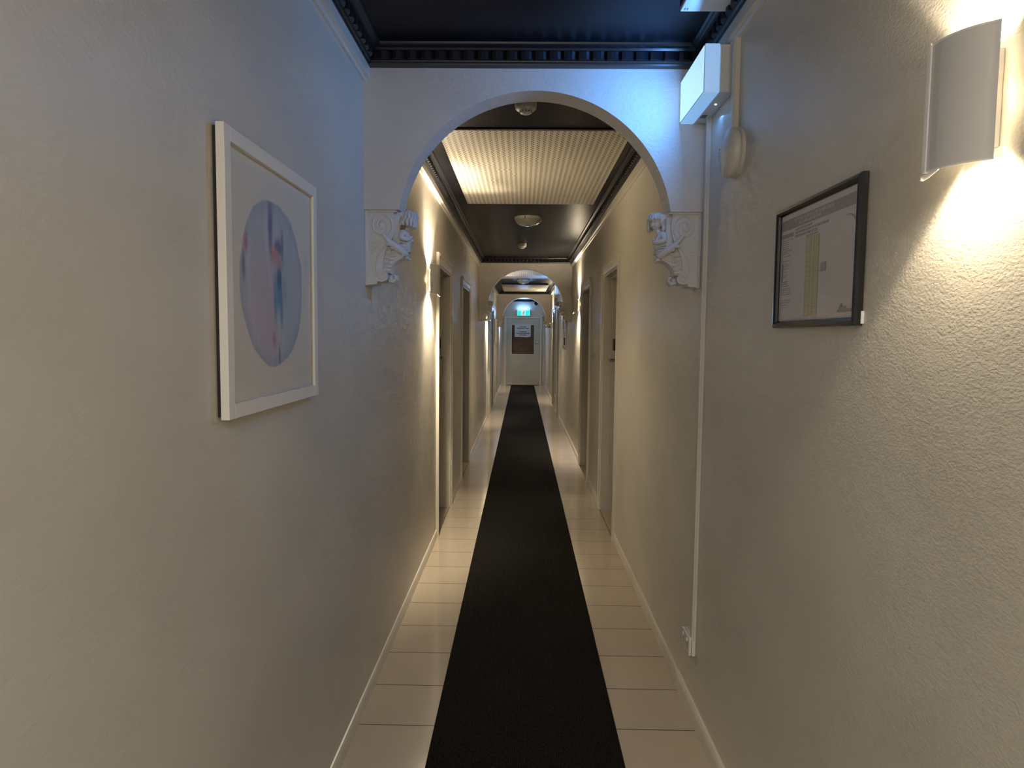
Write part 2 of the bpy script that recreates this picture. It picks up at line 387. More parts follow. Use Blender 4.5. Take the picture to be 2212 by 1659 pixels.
# picture rails and dark cornices, one set per bay
def rail(i, side, y0, y1, label):
    s = 1 if side == 'l' else -1; X = LX if side == 'l' else RX
    prof = [(0, 2.500), (0.010, 2.502), (0.014, 2.512), (0.026, 2.516), (0.027, 2.522), (0.027, 2.556), (0, 2.556)]
    bm = bm_new(); prism(bm, [(X + s * p, z) for p, z in prof], 'y', y0, y1)
    struct(obj('trim_%d' % i, bm, M['trimw']), label, 'picture rail')
def cornice(i, y0, y1, label):
    prof = [(0, 2.555), (0.031, 2.555), (0.033, 2.561), (0.040, 2.564), (0.041, 2.568), (0.041, 2.597), (0.060, 2.599), (0.064, 2.606),
            (0.070, 2.608), (0.078, 2.609), (0.084, 2.613), (0.086, ZC)]
    bm = bm_new(); rings = []
    for p, z in prof:
        rings.append([bm.verts.new(v) for v in ((LX + p, y0 + p, z), (RX - p, y0 + p, z), (RX - p, y1 - p, z), (LX + p, y1 - p, z))])
    for a, b in zip(rings, rings[1:]):
        for k in range(4): bm.faces.new((a[k], a[(k + 1) % 4], b[(k + 1) % 4], b[k]))
    pitch = 0.0545; shape = [(0.0, 0.041), (0.002, 0.057), (0.016, 0.0595), (0.032, 0.056), (0.046, 0.048), (0.0535, 0.041)]
    def dent(fn):
        va = [bm.verts.new(fn(t, p, 2.569)) for t, p in shape]; vb = [bm.verts.new(fn(t, p, 2.5975)) for t, p in shape]
        bm.faces.new(va); bm.faces.new(vb[::-1])
        for k in range(len(shape) - 1): bm.faces.new((va[k], vb[k], vb[k + 1], va[k + 1]))
    n = int((RX - LX - 0.1) / pitch); off = (RX - LX - n * pitch) / 2
    for k in range(n):
        t0 = LX + off + k * pitch
        dent(lambda t, p, z: (t0 + t, y1 - p, z)); dent(lambda t, p, z: (t0 + t, y0 + p, z))
    n = int((y1 - y0 - 0.1) / pitch); off = (y1 - y0 - n * pitch) / 2
    for k in range(n):
        t0 = y0 + off + k * pitch
        dent(lambda t, p, z: (LX + p, t0 + t, z)); dent(lambda t, p, z: (RX - p, t0 + t, z))
    struct(obj('trim_%d' % i, bm, M['corn']), label, 'cornice')
BAYS = [(YB, A1, 'bay before the nearest arch'), (A1 + AT, A2, 'bay between first and second arches'), (A2 + AT, A3, 'bay between second and third arches'), (A3 + AT, YE, 'end bay by the exit door')]
k = 1
for a, b, w in BAYS:
    rail(k, 'l', a, b, 'cream picture rail on the left wall, ' + w); k += 1
    rail(k, 'r', a, b, 'cream picture rail on the right wall, ' + w); k += 1
    cornice(k, a, b, 'black toothed cornice round the ' + w); k += 1

# ---------------------------------------------------------------- doors in the side walls
def side_door(n, side, y0, y1, label, hardware=True, latch_far=True):
    s = 1 if side == 'l' else -1; X = LX if side == 'l' else RX
    dx = X - s * 0.098                          # face of the leaf
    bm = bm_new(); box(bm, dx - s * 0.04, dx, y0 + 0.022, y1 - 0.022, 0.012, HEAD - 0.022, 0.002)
    d = struct(obj('door_%d' % n, bm, M['shadeddoor']), label, 'door')
    bm = bm_new()
    # moulded casing on the wall face
    def casing(a, b):                            # vertical member, a = opening edge, b = outer edge
        g = 1 if b > a else -1
        pr = [(X, a), (X + s * 0.010, a), (X + s * 0.014, a + g * 0.012), (X + s * 0.014, a + g * 0.05), (X + s * 0.021, a + g * 0.058), (X + s * 0.021, b), (X, b)]
        prism(bm, pr, 'z', 0, HEAD + CW)
    casing(y0, y0 - CW); casing(y1, y1 + CW)
    pr = [(X, HEAD), (X + s * 0.010, HEAD), (X + s * 0.014, HEAD + 0.012), (X + s * 0.014, HEAD + 0.05), (X + s * 0.021, HEAD + 0.058), (X + s * 0.021, HEAD + CW), (X, HEAD + CW)]
    prism(bm, pr, 'y', y0, y1)
    obj('door_casing', bm, M['trimw'], d)
    bm = bm_new()
    for a, b in ((y0, y0 + 0.018), (y1 - 0.018, y1)): box(bm, X - s * 0.15, X + s * 0.004, a, b, 0, HEAD)
    box(bm, X - s * 0.15, X + s * 0.004, y0 + 0.018, y1 - 0.018, HEAD - 0.018, HEAD)
    # stop bead
    for a, b in ((y0 + 0.018, y0 + 0.030), (y1 - 0.030, y1 - 0.018)): box(bm, X - s * 0.055, X - s * 0.097, a, b, 0, HEAD - 0.018)
    box(bm, X - s * 0.055, X - s * 0.097, y0 + 0.030, y1 - 0.030, HEAD - 0.030, HEAD - 0.018)
    obj('door_jamb', bm, M['door'], d)
    if hardware:
        hy = (y1 - 0.09) if latch_far else (y0 + 0.09); g = -1 if latch_far else 1
        bm = bm_new()
        box(bm, dx - s * 0.001, dx + s * 0.008, hy - 0.022, hy + 0.022, 1.20, 1.36, 0.003)
        tube(bm, [(dx + s * 0.006, hy, 1.32), (dx + s * 0.052, hy, 1.32), (dx + s * 0.060, hy + g * 0.010, 1.32), (dx + s * 0.060, hy + g * 0.12, 1.318)], [0.011, 0.011, 0.0105, 0.009], 12)
        obj('door_handle', bm, M['chrome'], d, smooth=True)
        bm = bm_new(); box(bm, dx - s * 0.001, dx + s * 0.030, hy - 0.032, hy + 0.032, 1.40, 1.50, 0.010, 3)
        obj('door_lock', bm, M['blackplastic'], d, smooth=True)
    return d
lab = ['nearest door on the left, recessed, with black lock and lever handle', 'second door on the left, narrow in view before the second arch',
       'third door on the left, just past the second arch', 'fourth door on the left, tinted blue in the far bay']
for i, (a, b) in enumerate(DOORS['l']): side_door(i + 1, 'l', a, b, lab[i], i in (0, 2, 3))
lab = ['nearest door on the right, recessed, with black lock and lever handle', 'second door on the right beside the lit wall lamp',
       'third door on the right, past the second arch', 'fourth door on the right, near the third arch']
for i, (a, b) in enumerate(DOORS['r']): side_door(i + 5, 'r', a, b, lab[i], i in (0, 2))

# ---------------------------------------------------------------- the end door
bm = bm_new()
x0, x1, zt = -0.470, 0.530, 2.035
wx0, wx1, wz0, wz1 = -0.318, 0.362, 0.955, 1.845
y = YE - 0.012
for b in ((x0, wx0, 0.015, zt), (wx1, x1, 0.015, zt), (wx0, wx1, 0.015, wz0), (wx0, wx1, wz1, zt)):
    box(bm, b[0], b[1], y - 0.03, y, b[2], b[3])
ed = struct(obj('door_9', bm, M['dirtydoor']), 'white staff door at the corridor end with brown boarded window', 'door')
bm = bm_new()
for b in ((x0 - 0.085, x0 - 0.006, 0, zt + 0.06), (x1 + 0.006, x1 + 0.06, 0, zt + 0.06), (x0 - 0.006, x1 + 0.006, zt + 0.006, zt + 0.06)):
    box(bm, b[0], b[1], YE - 0.055, YE, b[2], b[3], 0.004)
for b in ((x0 - 0.105, x0 - 0.085, 0, zt + 0.075), (x1 + 0.06, x1 + 0.08, 0, zt + 0.075), (x0 - 0.085, x1 + 0.06, zt + 0.06, zt + 0.075)):
    box(bm, b[0], b[1], YE - 0.03, YE, b[2], b[3], 0.003)
obj('door_casing', bm, M['trimw'], ed)
bm = bm_new()
for b in ((wx0 - 0.012, wx0, wz0 - 0.012, wz1 + 0.012), (wx1, wx1 + 0.012, wz0 - 0.012, wz1 + 0.012), (wx0, wx1, wz0 - 0.012, wz0), (wx0, wx1, wz1, wz1 + 0.012)):
    box(bm, b[0], b[1], y - 0.042, y - 0.028, b[2], b[3], 0.002)
obj('window_bead', bm, M['framew'], ed)
bm = bm_new(); box(bm, wx0, wx1, y - 0.018, y - 0.006, wz0, wz1)
obj('window_board', bm, M['board'], ed)['label'] = 'brown particle board filling the door window'
bm = bm_new(); box(bm, x0 + 0.004, x1 - 0.004, y - 0.034, y - 0.029, 0.02, 0.155, 0.001)
for i in range(5): box(bm, x0 + 0.1 + 0.07 * i, x1 - 0.012 * (i + 1), y - 0.0355, y - 0.0335, 0.045 + 0.021 * i, 0.048 + 0.021 * i)
obj('kick_plate', bm, M['door'], ed)
bm = bm_new()
for z in (0.062, 0.103, 0.150): box(bm, x0 + 0.22 if z > .1 else x0 + 0.05, x1 - 0.01, y - 0.0362, y - 0.0345, z, z + 0.005)
obj('scuff_marks', bm, M['ink_mid'], ed)
bm = bm_new()
lathe(bm, [(0.028, 0), (0.028, -0.008), (0.012, -0.01), (0.011, -0.05)], (0.462, y - 0.03, 1.318), 'y', 24)
tube(bm, [(0.462, y - 0.078, 1.318), (0.44, y - 0.080, 1.316), (0.355, y - 0.080, 1.298)], [0.012, 0.011, 0.007], 10)
obj('door_handle', bm, M['chrome'], ed, smooth=True)

# paper notice taped over the board
nt_ = thing('paper_notice', 'white paper notice taped on the brown board of the end door', 'notice', (0.016, YE - 0.045, 1.482))
bm = bm_new(); prism(bm, [(-0.246, 0), (0.13, -0.012), (0.246, 0.012), (0.246, 0.36), (-0.246, 0.36)], 'y', -0.0015, 0)
obj('paper_sheet', bm, M['paper'], nt_)
for s, z, sz in [('EXIT FOR', 0.292, 0.044), ('EMERGENCY ONLY', 0.240, 0.044), ('OTHERWISE', 0.138, 0.044), ('STAFF ONLY BEYOND', 0.090, 0.044), ('THIS POINT', 0.042, 0.044)]:
    text_mesh('printed_line', s, sz, M['ink'], nt_, (0, -0.0022, z), (PI / 2, 0, 0), bold=0.0042, sx=0.96)

# green running-man exit sign above the end door
es = thing('exit_sign', 'green and white lit running man exit sign above the end door', 'exit sign', (0.035, YE, 2.118))
bm = bm_new(); box(bm, -0.2, 0.2, -0.05, 0, 0, 0.182, 0.006)
obj('sign_housing', bm, M['signframe'], es)
bm = bm_new(); box(bm, -0.192, 0.192, -0.054, -0.049, 0.008, 0.174, 0.002)
obj('white_face', bm, M['signwhite'], es)
for a, b in ((-0.184, -0.075), (0.062, 0.178)):
    bm = bm_new(); box(bm, a, b, -0.057, -0.053, 0.016, 0.160)
    obj('teal_square', bm, M['teal'], es)
bm = bm_new()
def limb(p, w=0.008): tube(bm, [(x, -0.0555, z) for x, z in p], w, 6)
ball(bm, (0.018, -0.0555, 0.138), 0.011, 1, 0.3, 1, 10, 6)
limb([(0.008, 0.122), (-0.008, 0.080)], 0.010); limb([(0.006, 0.118), (0.030, 0.104), (0.042, 0.112)], 0.0045); limb([(0.004, 0.116), (-0.024, 0.108), (-0.030, 0.086)], 0.0045)
limb([(-0.008, 0.080), (0.016, 0.062), (0.010, 0.032)], 0.006); limb([(-0.008, 0.080), (-0.024, 0.052), (-0.048, 0.048)], 0.006)
obj('running_figure', bm, M['signframe'], es)

# camera dome, switch
cd = thing('security_camera', 'black glass security camera dome in white ring, high on the end wall', 'camera', (0.412, YE, 2.498))
bm = bm_new(); lathe(bm, [(0.075, 0), (0.075, -0.03), (0.062, -0.045)], (0, 0, 0), 'y', 32); obj('camera_base', bm, M['whiteplastic'], cd, smooth=True)
bm = bm_new(); lathe(bm, [(0.058, -0.04), (0.056, -0.065), (0.044, -0.088), (0.022, -0.102), (0.004, -0.106)], (0, 0, 0), 'y', 32); obj('camera_dome', bm, M['blackgloss'], cd, smooth=60)
sw = thing('light_switch', 'tall white switch plate right of the end door', 'switch', (0.655, YE, 1.50))
bm = bm_new(); box(bm, -0.036, 0.036, -0.011, 0, -0.07, 0.07, 0.004); obj('switch_plate', bm, M['aged'], sw)
bm = bm_new(); box(bm, -0.014, 0.014, -0.016, -0.010, -0.02, 0.02, 0.002); obj('rocker', bm, M['whiteplastic'], sw)

# ---------------------------------------------------------------- carpet runner
bm = bm_new(); box(bm, -0.324, 0.382, YB + 0.3, 20.47, 0.0, 0.007, 0.003, 1)
ru = tag(obj('carpet_runner', bm, M['carpet']), 'long black ribbed carpet runner down the middle of the corridor', 'carpet')

# ---------------------------------------------------------------- corbels with a draped figure
def skin_obj(name, pts, edges, rads, mat, parent, lvl=2, root=0):
    me = bpy.data.meshes.new(name); me.from_pydata(pts, edges, []); me.materials.append(mat)
    o = bpy.data.objects.new(name, me); C.objects.link(o); o.parent = parent
    sk = o.modifiers.new('skin', 'SKIN'); sk.use_smooth_shade = True
    for i, r in enumerate(rads):
        v = me.skin_vertices[0].data[i]; v.radius = (r, r) if not isinstance(r, tuple) else r
        v.use_root = (i == root)
    ss = o.modifiers.new('sub', 'SUBSURF'); ss.levels = ss.render_levels = lvl
    dg = bpy.context.evaluated_depsgraph_get(); dg.update()
    m2 = bpy.data.meshes.new_from_object(o.evaluated_get(dg)); o.modifiers.clear(); o.data = m2
    m2.name = name
    return o
def make_corbel(label):
    t = thing('corbel', label, 'corbel', (0, 0, 0), 0, 'plaster corbels under the arches')
    W = 0.047
    bm = bm_new()
    # back plate and console body
    box(bm, 0, 0.012, -W - 0.008, W + 0.008, -0.298, 0.0, 0.002)
    body = [(0.010, 0), (0.112, 0), (0.119, -0.03), (0.120, -0.06), (0.115, -0.09), (0.104, -0.118), (0.090, -0.142), (0.079, -0.17), (0.072, -0.20), (0.070, -0.235),
            (0.086, -0.246), (0.092, -0.262), (0.086, -0.276), (0.068, -0.283), (0.050, -0.280), (0.046, -0.292), (0.010, -0.294)]
    prism(bm, body, 'y', -W, W)
    box(bm, 0.0, 0.128, -W - 0.006, W + 0.006, -0.008, 0.0, 0.001)
    obj('scroll_bracket', bm, M['plaster'], t, smooth=True)
    for sg in (-1, 1):
        bm = bm_new(); pts = []
        for i in range(46):                      # big spiral
            a = i / 45 * 2 * PI * 1.85; r = 0.047 * (1 - 0.72 * i / 45)
            ang = -PI * 0.30 + a
            pts.append((0.066 + r * math.cos(ang) * 0.98, sg * W, -0.060 + r * math.sin(ang) * 1.12))
        tube(bm, pts, 0.0045, 8)
        ball(bm, (0.066, sg * W, -0.060), 0.012, 1, 0.35, 1.4, 12, 8)
        low = [(0.100, sg * W, -0.118), (0.075, sg * W, -0.145), (0.052, sg * W, -0.185), (0.045, sg * W, -0.225), (0.047, sg * W, -0.25)]
        tube(bm, low, 0.0035, 7)
        pts = []
        for i in range(24):
            a = i / 23 * 2 * PI * 1.4; r = 0.021 * (1 - 0.7 * i / 23)
            pts.append((0.067 + r * math.cos(PI - a), sg * W, -0.258 + r * math.sin(PI - a)))
        tube(bm, pts, 0.003, 7)
        for i in range(4):                       # ripples beneath the spiral
            z = -0.125 - i * 0.013; w = 0.017 - i * 0.003
            tube(bm, [(0.020 + w * (q / 4 * 2), sg * W, z - 0.006 * math.sin(q / 4 * PI)) for q in range(5)], 0.002, 5)
        obj('spiral_moulding', bm, M['plaster'], t, smooth=True)
    # tapering leafy pedestal
    bm = bm_new()
    ped = [(0.094, -0.110), (0.140, -0.150), (0.158, -0.176), (0.136, -0.186), (0.118, -0.198), (0.105, -0.213), (0.098, -0.230), (0.093, -0.246), (0.070, -0.246), (0.066, -0.205), (0.078, -0.160)]
    prism(bm, ped, 'y', -0.038, 0.038)
    for sg in (-1, 1):
        for i in range(6):
            f = i / 5
            ball(bm, (0.094 - 0.022 * f, sg * 0.039, -0.155 - 0.082 * f), 0.0075, 1.7, 0.8, 0.6, 10, 6)
            ball(bm, (0.112 - 0.022 * f, sg * 0.037, -0.162 - 0.074 * f), 0.0085, 1.5, 0.7, 0.8, 10, 6)
    for i in range(5):
        yy = -0.030 + 0.015 * i
        tube(bm, [(0.150, yy, -0.180), (0.120, yy, -0.197), (0.104, yy, -0.215), (0.094, yy, -0.246)], [0.007, 0.0065, 0.005, 0.004], 7)
    ball(bm, (0.098, 0, -0.268), 0.015, 1.0, 2.2, 1.1)
    for yy in (-0.024, 0, 0.024): tube(bm, [(0.092, yy, -0.275), (0.108, yy, -0.280), (0.119, yy, -0.270), (0.118, yy, -0.256), (0.110, yy, -0.252)], [0.008, 0.008, 0.006, 0.005, 0.003], 8)
    obj('leaf_pedestal', bm, M['plaster'], t, smooth=True)
    # drapery tails swinging from the spirals to the front
    for sg in (-1, 1):
        bm = bm_new()
        ctr = [(0.070, sg * 0.050, -0.092), (0.084, sg * 0.053, -0.108), (0.098, sg * 0.052, -0.124), (0.116, sg * 0.048, -0.138), (0.134, sg * 0.042, -0.151), (0.148, sg * 0.032, -0.163), (0.160, sg * 0.018, -0.172)]
        tube(bm, ctr, [0.006, 0.0085, 0.011, 0.014, 0.016, 0.016, 0.011], 10)
        for q in range(9):
            f = q / 8; x = 0.094 + 0.070 * f; z = -0.127 - 0.050 * f
            ball(bm, (x, sg * (0.060 - 0.034 * f), z - 0.008 + 0.007 * (q % 2)), 0.0085, 1.2, 0.9, 0.8, 10, 6)
            if q % 2: ball(bm, (x + 0.004, sg * (0.052 - 0.034 * f), z + 0.010), 0.008, 1.3, 0.9, 0.7, 10, 6)
        obj('drapery_swag', bm, M['plaster'], t, smooth=True)
    # the figure: torso, shoulders and folded arms in one skinned body
    P = [(0.142, 0, -0.157), (0.142, 0, -0.147), (0.143, 0, -0.130), (0.147, 0, -0.108), (0.150, 0, -0.090), (0.158, 0, -0.074), (0.168, 0, -0.056),
         (0.147, -0.030, -0.086), (0.142, -0.046, -0.108), (0.170, -0.030, -0.112), (0.180, 0.000, -0.096),
         (0.147, 0.030, -0.086), (0.142, 0.046, -0.110), (0.170, 0.030, -0.117), (0.181, 0.002, -0.108)]
    Ed = [(0, 1), (1, 2), (2, 3), (3, 4), (4, 5), (5, 6), (4, 7), (7, 8), (8, 9), (9, 10), (4, 11), (11, 12), (12, 13), (13, 14)]
    Rd = [0.018, (0.022, 0.028), (0.025, 0.033), (0.024, 0.032), (0.021, 0.028), 0.013, 0.012, 0.0145, 0.0125, 0.010, 0.008, 0.0145, 0.0125, 0.010, 0.008]
    skin_obj('figure_body', P, Ed, Rd, M['plaster'], t, 2, 2)
    HM = Matrix.Translation((0.172, 0, -0.034)) @ Matrix.Rotation(math.radians(52), 4, 'Z') @ Matrix.Rotation(math.radians(16), 4, 'Y') @ Matrix.Scale(1.42, 4)
    def place(bm): bmesh.ops.transform(bm, matrix=HM, verts=bm.verts[:])
    bm = bm_new()                                 # head with a face, turned to one side and bowed
    hr = bmesh.ops.create_uvsphere(bm, u_segments=28, v_segments=20, radius=0.0195)
    for v in hr['verts']:
        x, yv, z = v.co
        k = 1.0 - 0.22 * max(0, -z / 0.0195)      # narrower jaw
        x2 = x * 0.95; y2 = yv * 0.84 * k; z2 = z * 1.18
        if x > 0.010:
            if abs(yv) > 0.003 and 0.000 < z < 0.006: x2 -= 0.0016      # eye sockets
            if abs(yv) < 0.012 and -0.004 < z < 0.0: x2 += 0.0006
        v.co = (x2, y2, z2)
    tube(bm, [(0.0172, 0, 0.0050), (0.0195, 0, 0.000), (0.0215, 0, -0.0042), (0.0180, 0, -0.0062)], [0.0014, 0.0018, 0.0026, 0.0016], 8)
    for sg in (-1, 1):
        ball(bm, (0.0160, sg * 0.0066, 0.0022), 0.0024, 0.7, 1.25, 0.8, 10, 6)
        ball(bm, (0.0125, sg * 0.0085, -0.0070), 0.0043, 0.9, 0.8, 0.9, 12, 8)
        tube(bm, [(0.0176, sg * 0.0022, 0.0058), (0.0168, sg * 0.0072, 0.0072), (0.0140, sg * 0.0112, 0.0056)], [0.0012, 0.0014, 0.0009], 6)
    ball(bm, (0.0163, 0, -0.0112), 0.0030, 0.8, 1.5, 0.5, 10, 6); ball(bm, (0.0155, 0, -0.0136), 0.0030, 0.8, 1.2, 0.5, 10, 6); ball(bm, (0.0125, 0, -0.0185), 0.0038, 1, 1.15, 0.8, 10, 8)
    place(bm); obj('figure_head', bm, M['plaster'], t, smooth=70)
    bm = bm_new()                                 # thick wavy hair, parted over the brow and falling to the shoulders
    rnd = random.Random(3)
    ball(bm, (-0.005, 0, 0.004), 0.0215, 0.95, 1.0, 1.12, 20, 14)
    for q in range(15):
        az = (-1 + 2 * q / 14) * 2.9; rr0 = 0.0205
        pts = []; n = 9
        if abs(az) < 1.05: hi = 0.55; z_end = 0.45
        else: z_end = -1.05
        for i in range(n):
            f = i / (n - 1); z = 1.15 - (1.15 - z_end) * f
            rad = rr0 * math.sqrt(max(0.05, 1 - min(1, z / 1.25) ** 2)) if z > 0 else rr0 * (1 + 0.12 * (-z))
            w = 0.10 * math.sin(i * 1.7 + q)
            pts.append((-0.003 + rad * 1.04 * math.cos(az + w), rad * 1.12 * math.sin(az + w), z * 0.0225))
        tube(bm, pts, [0.002] + [0.0048 + 0.0010 * math.sin(i * 1.9 + q * 2) for i in range(1, n - 1)] + [0.0028], 8)
    place(bm); obj('figure_hair', bm, M['plaster'], t, smooth=70)
    bm = bm_new()                                 # folds of cloth round waist and hips
    for q, (x, z, r) in enumerate([(0.145, -0.122, 0.031), (0.145, -0.132, 0.034), (0.146, -0.143, 0.0365), (0.147, -0.154, 0.0375)]):
        ring = []
        for i in range(17):
            a = -PI * 0.66 + i / 16 * PI * 1.32
            ring.append((x + r * 0.72 * math.cos(a), r * math.sin(a), z - 0.007 * math.cos(a + q * 0.7)))
        tube(bm, ring, 0.0036, 7)
    ball(bm, (0.145, 0, -0.150), 0.034, 0.74, 1.0, 0.95, 20, 14)
    box(bm, 0.105, 0.138, -0.034, 0.034, -0.165, -0.012, 0.008, 3)
    box(bm, 0.110, 0.160, -0.026, 0.026, -0.026, -0.002, 0.006, 3)
    obj('draped_cloth', bm, M['plaster'], t, smooth=60)
    return t
CL = {('l', 0): 'white plaster corbel with draped figure, left foot of the nearest arch',
      ('r', 0): 'white plaster corbel with curly-haired figure, right foot of the nearest arch',
      ('l', 1): 'white plaster corbel with figure at the left foot of the second arch',
      ('r', 1): 'white plaster corbel with figure at the right foot of the second arch',
      ('l', 2): 'distant plaster corbel at the left foot of the farthest arch',
      ('r', 2): 'distant plaster corbel at the right foot of the farthest arch'}
proto = make_corbel(CL[('l', 0)]); first = True
for i, ay in enumerate((A1, A2, A3)):
    for sd in ('l', 'r'):
        t = proto if first else copy_tree(proto); first = False
        t['label'] = CL[(sd, i)]
        t.location = (LX if sd == 'l' else RX, ay + AT / 2, 2.012); t.rotation_euler = (0, 0, 0 if sd == 'l' else PI)

# ---------------------------------------------------------------- wall lamps (bent sheet open above and below)
def make_sconce():
    t = thing('wall_lamp', '', 'wall lamp', (0, 0, 0), 0, 'curved white up and down wall lamps')
    # local: +X out of the wall, Y along it, Z 0 = bottom of shade
    pr = [(0.022, -0.056), (0.026, -0.052), (0.034, -0.046), (0.043, -0.038), (0.051, -0.028), (0.058, -0.016), (0.063, -0.003), (0.066, 0.010), (0.0665, 0.020),
          (0.0665, 0.026), (0.0675, 0.031), (0.0715, 0.033), (0.0735, 0.030), (0.072, 0.027)]
    pr2 = []
    for i in range(len(pr) - 1):
        for q in range(3):
            f = q / 3; pr2.append((pr[i][0] * (1 - f) + pr[i + 1][0] * f, pr[i][1] * (1 - f) + pr[i + 1][1] * f))
    pr2.append(pr[-1]); pr = pr2
    bm = bm_new(); th = 0.0022; inn = []
    for i, (x, yy) in enumerate(pr):
        a = Vector(pr[max(i - 1, 0)]); b = Vector(pr[min(i + 1, len(pr) - 1)]); d = (b - a).normalized(); n = Vector((-d.y, d.x))
        inn.append((x + n.x * th, yy + n.y * th))
    H = 0.195; rows = []
    for (p, z) in ((pr, 0), (pr, H), (inn, H), (inn, 0)): rows.append([bm.verts.new((a[0], a[1], z)) for a in p])
    for r in range(4):
        A, B = rows[r], rows[(r + 1) % 4]
        for i in range(len(pr) - 1): bm.faces.new((A[i], A[i + 1], B[i + 1], B[i]))
    bm.faces.new([rows[r][0] for r in range(4)]); bm.faces.new([rows[r][-1] for r in range(4)])
    obj('lamp_shade', bm, M['sconce'], t, smooth=True)
    for z in (0, H):
        bm = bm_new(); tube(bm, [(a[0] - 0.0005, a[1], z) for a in pr], 0.0017, 6); obj('lit_edge_rim', bm, M['framew'], t, smooth=True)  # added rims in brighter white imitate the lit edges of the sheet
    bm = bm_new(); tube(bm, [(0.064, 0.006, -0.001), (0.066, 0.018, -0.004), (0.068, 0.028, -0.007), (0.0725, 0.034, -0.010), (0.0755, 0.030, -0.013)], [0.0015, 0.003, 0.0042, 0.0042, 0.0015], 8)
    obj('curled_lip', bm, M['framew'], t, smooth=True)
    bm = bm_new(); box(bm, 0, 0.012, -0.036, 0.030, 0.022, 0.165, 0.002)
    box(bm, 0.010, 0.065, 0.010, 0.016, 0.092, 0.102, 0.001)
    for z in (0.035, 0.150): lathe(bm, [(0.004, 0.012), (0.004, 0.015), (0.001, 0.016)], (0, -0.012, z), 'x', 12)
    obj('back_plate', bm, M['sconce'], t)
    bm = bm_new(); lathe(bm, [(0.004, -0.026), (0.009, -0.022), (0.0095, 0.022), (0.004, 0.026)], (0.034, -0.010, 0.0975), 'z', 14)
    obj('lamp_bulb', bm, M['bulb'], t, smooth=True)
    return t
def spot(name, loc, direction, energy, col, size, blend=0.25, rad=0.012):
    l = bpy.data.lights.new(name, 'SPOT'); l.energy = energy; l.color = col; l.spot_size = size; l.spot_blend = blend; l.shadow_soft_size = rad
    o = bpy.data.objects.new(name, l); C.objects.link(o); o.location = loc
    o.rotation_euler = Vector(direction).to_track_quat('-Z', 'Y').to_euler(); return o
def area(name, loc, direction, sx, sy, energy, col):
    l = bpy.data.lights.new(name, 'AREA'); l.shape = 'RECTANGLE'; l.size = sx; l.size_y = sy; l.energy = energy; l.color = col
    o = bpy.data.objects.new(name, l); C.objects.link(o); o.location = loc
    o.rotation_euler = Vector(direction).to_track_quat('-Z', 'Y').to_euler(); return o
WARM = (1.0, 0.83, 0.58)
SC = [('r', 1.065, 1.785, 'nearest curved white wall lamp, upper right above the framed document', 0.42),
      ('l', 4.51, 1.790, 'curved white wall lamp before the nearest door on the left', 2.4),
      ('r', 8.40, 1.815, 'curved white wall lamp past the second right-hand door', 2.6),
      ('l', 11.72, 1.790, 'distant curved wall lamp on the left just past the second arch', 2.2),
      ('r', 15.55, 1.815, 'distant curved wall lamp on the right before the third arch', 2.2),
      ('l', 18.60, 1.780, 'farthest curved wall lamp, left wall of the end bay', 1.6),
      ('l', -2.30, 1.790, 'curved white wall lamp on the left wall behind the viewer', 2.5)]
proto = make_sconce(); first = True
for sd, yy, z, lb, e in SC:
    t = proto if first else copy_tree(proto); first = False
    t['label'] = lb; s = 1 if sd == 'l' else -1; X = LX if sd == 'l' else RX
    t.location = (X, yy, z)
    t.scale = (-1 if sd == 'r' else 1, 1, 1)
    for dz in (-1, 1):
        o = spot('lamp_spill', (X + s * 0.040, yy - 0.008, z + 0.0975 + dz * 0.088), (s * 0.25, 0, dz), (4 if e < 1 else 9.5) * e, WARM, math.radians(168), 0.6, 0.02)
        o = spot('lamp_light', (X + s * 0.036, yy - 0.008, z + 0.0975 + dz * 0.030), (s * 0.10, 0, dz), (15 if e < 1 else 19) * e, WARM, math.radians(100), 0.22)

# ---------------------------------------------------------------- emergency light boxes on the right wall
def make_emergency(lit=True):
    t = thing('emergency_light', '', 'emergency light', (0, 0, 0), 0, 'square emergency light boxes on the right wall')
    # local: x negative = out of the wall, y along, z 0 = bottom
    bm = bm_new()
    box(bm, -0.048, 0.0, 0, 0.34, 0, 0.158, 0.003)
    obj('fitting_base', bm, M['whiteplastic'], t)
    bm = bm_new(); box(bm, -0.100, -0.049, -0.002, 0.342, -0.002, 0.160, 0.004, 3)
    g = obj('diffuser', bm, M['glow'], t, smooth=True)
    bm = bm_new(); box(bm, -0.1030, -0.1000, 0.0035, 0.3365, 0.0035, 0.1545, 0.001)
    obj('front_lens', bm, M['glow_face'], t)
    bm = bm_new(); box(bm, -0.1010, -0.0995, 0.0012, 0.3388, 0.0012, 0.1568)
    obj('lens_seam', bm, M['signframe'], t)
    bm = bm_new(); ball(bm, (-0.026, 0.12, -0.0005), 0.004, 1, 1, 0.5, 10, 6); obj('indicator_led', bm, M['led'], t)
    bm = bm_new(); ball(bm, (-0.042, 0.0, 0.070), 0.006, 0.8, 0.5, 1, 10, 6); obj('clip', bm, M['whiteplastic'], t)
    bm = bm_new()
    for q in range(3): box(bm, -0.042 + q * 0.007, -0.038 + q * 0.007, 0.235, 0.270, -0.0012, 0.0)
    obj('rating_marks', bm, M['blackplastic'], t)
    return t
em = make_emergency(); em['label'] = 'white wall box glowing blue beside the nearest arch'; em.location = (RX, 2.345, 2.348)
e2 = copy_tree(em); e2['label'] = 'distant blue glowing box seen through the second arch'; e2.location = (RX, 12.40, 2.300)
BLUE = (0.10, 0.37, 1.0)
area('emergency_glow', (RX - 0.112, 2.42, 2.43), (-1, 0.1, -0.05), 0.12, 0.12, 2.6, BLUE)
area('emergency_glow', (RX - 0.075, 2.52, 2.343), (-0.3, 0.2, -1), 0.03, 0.25, 0.12, BLUE)
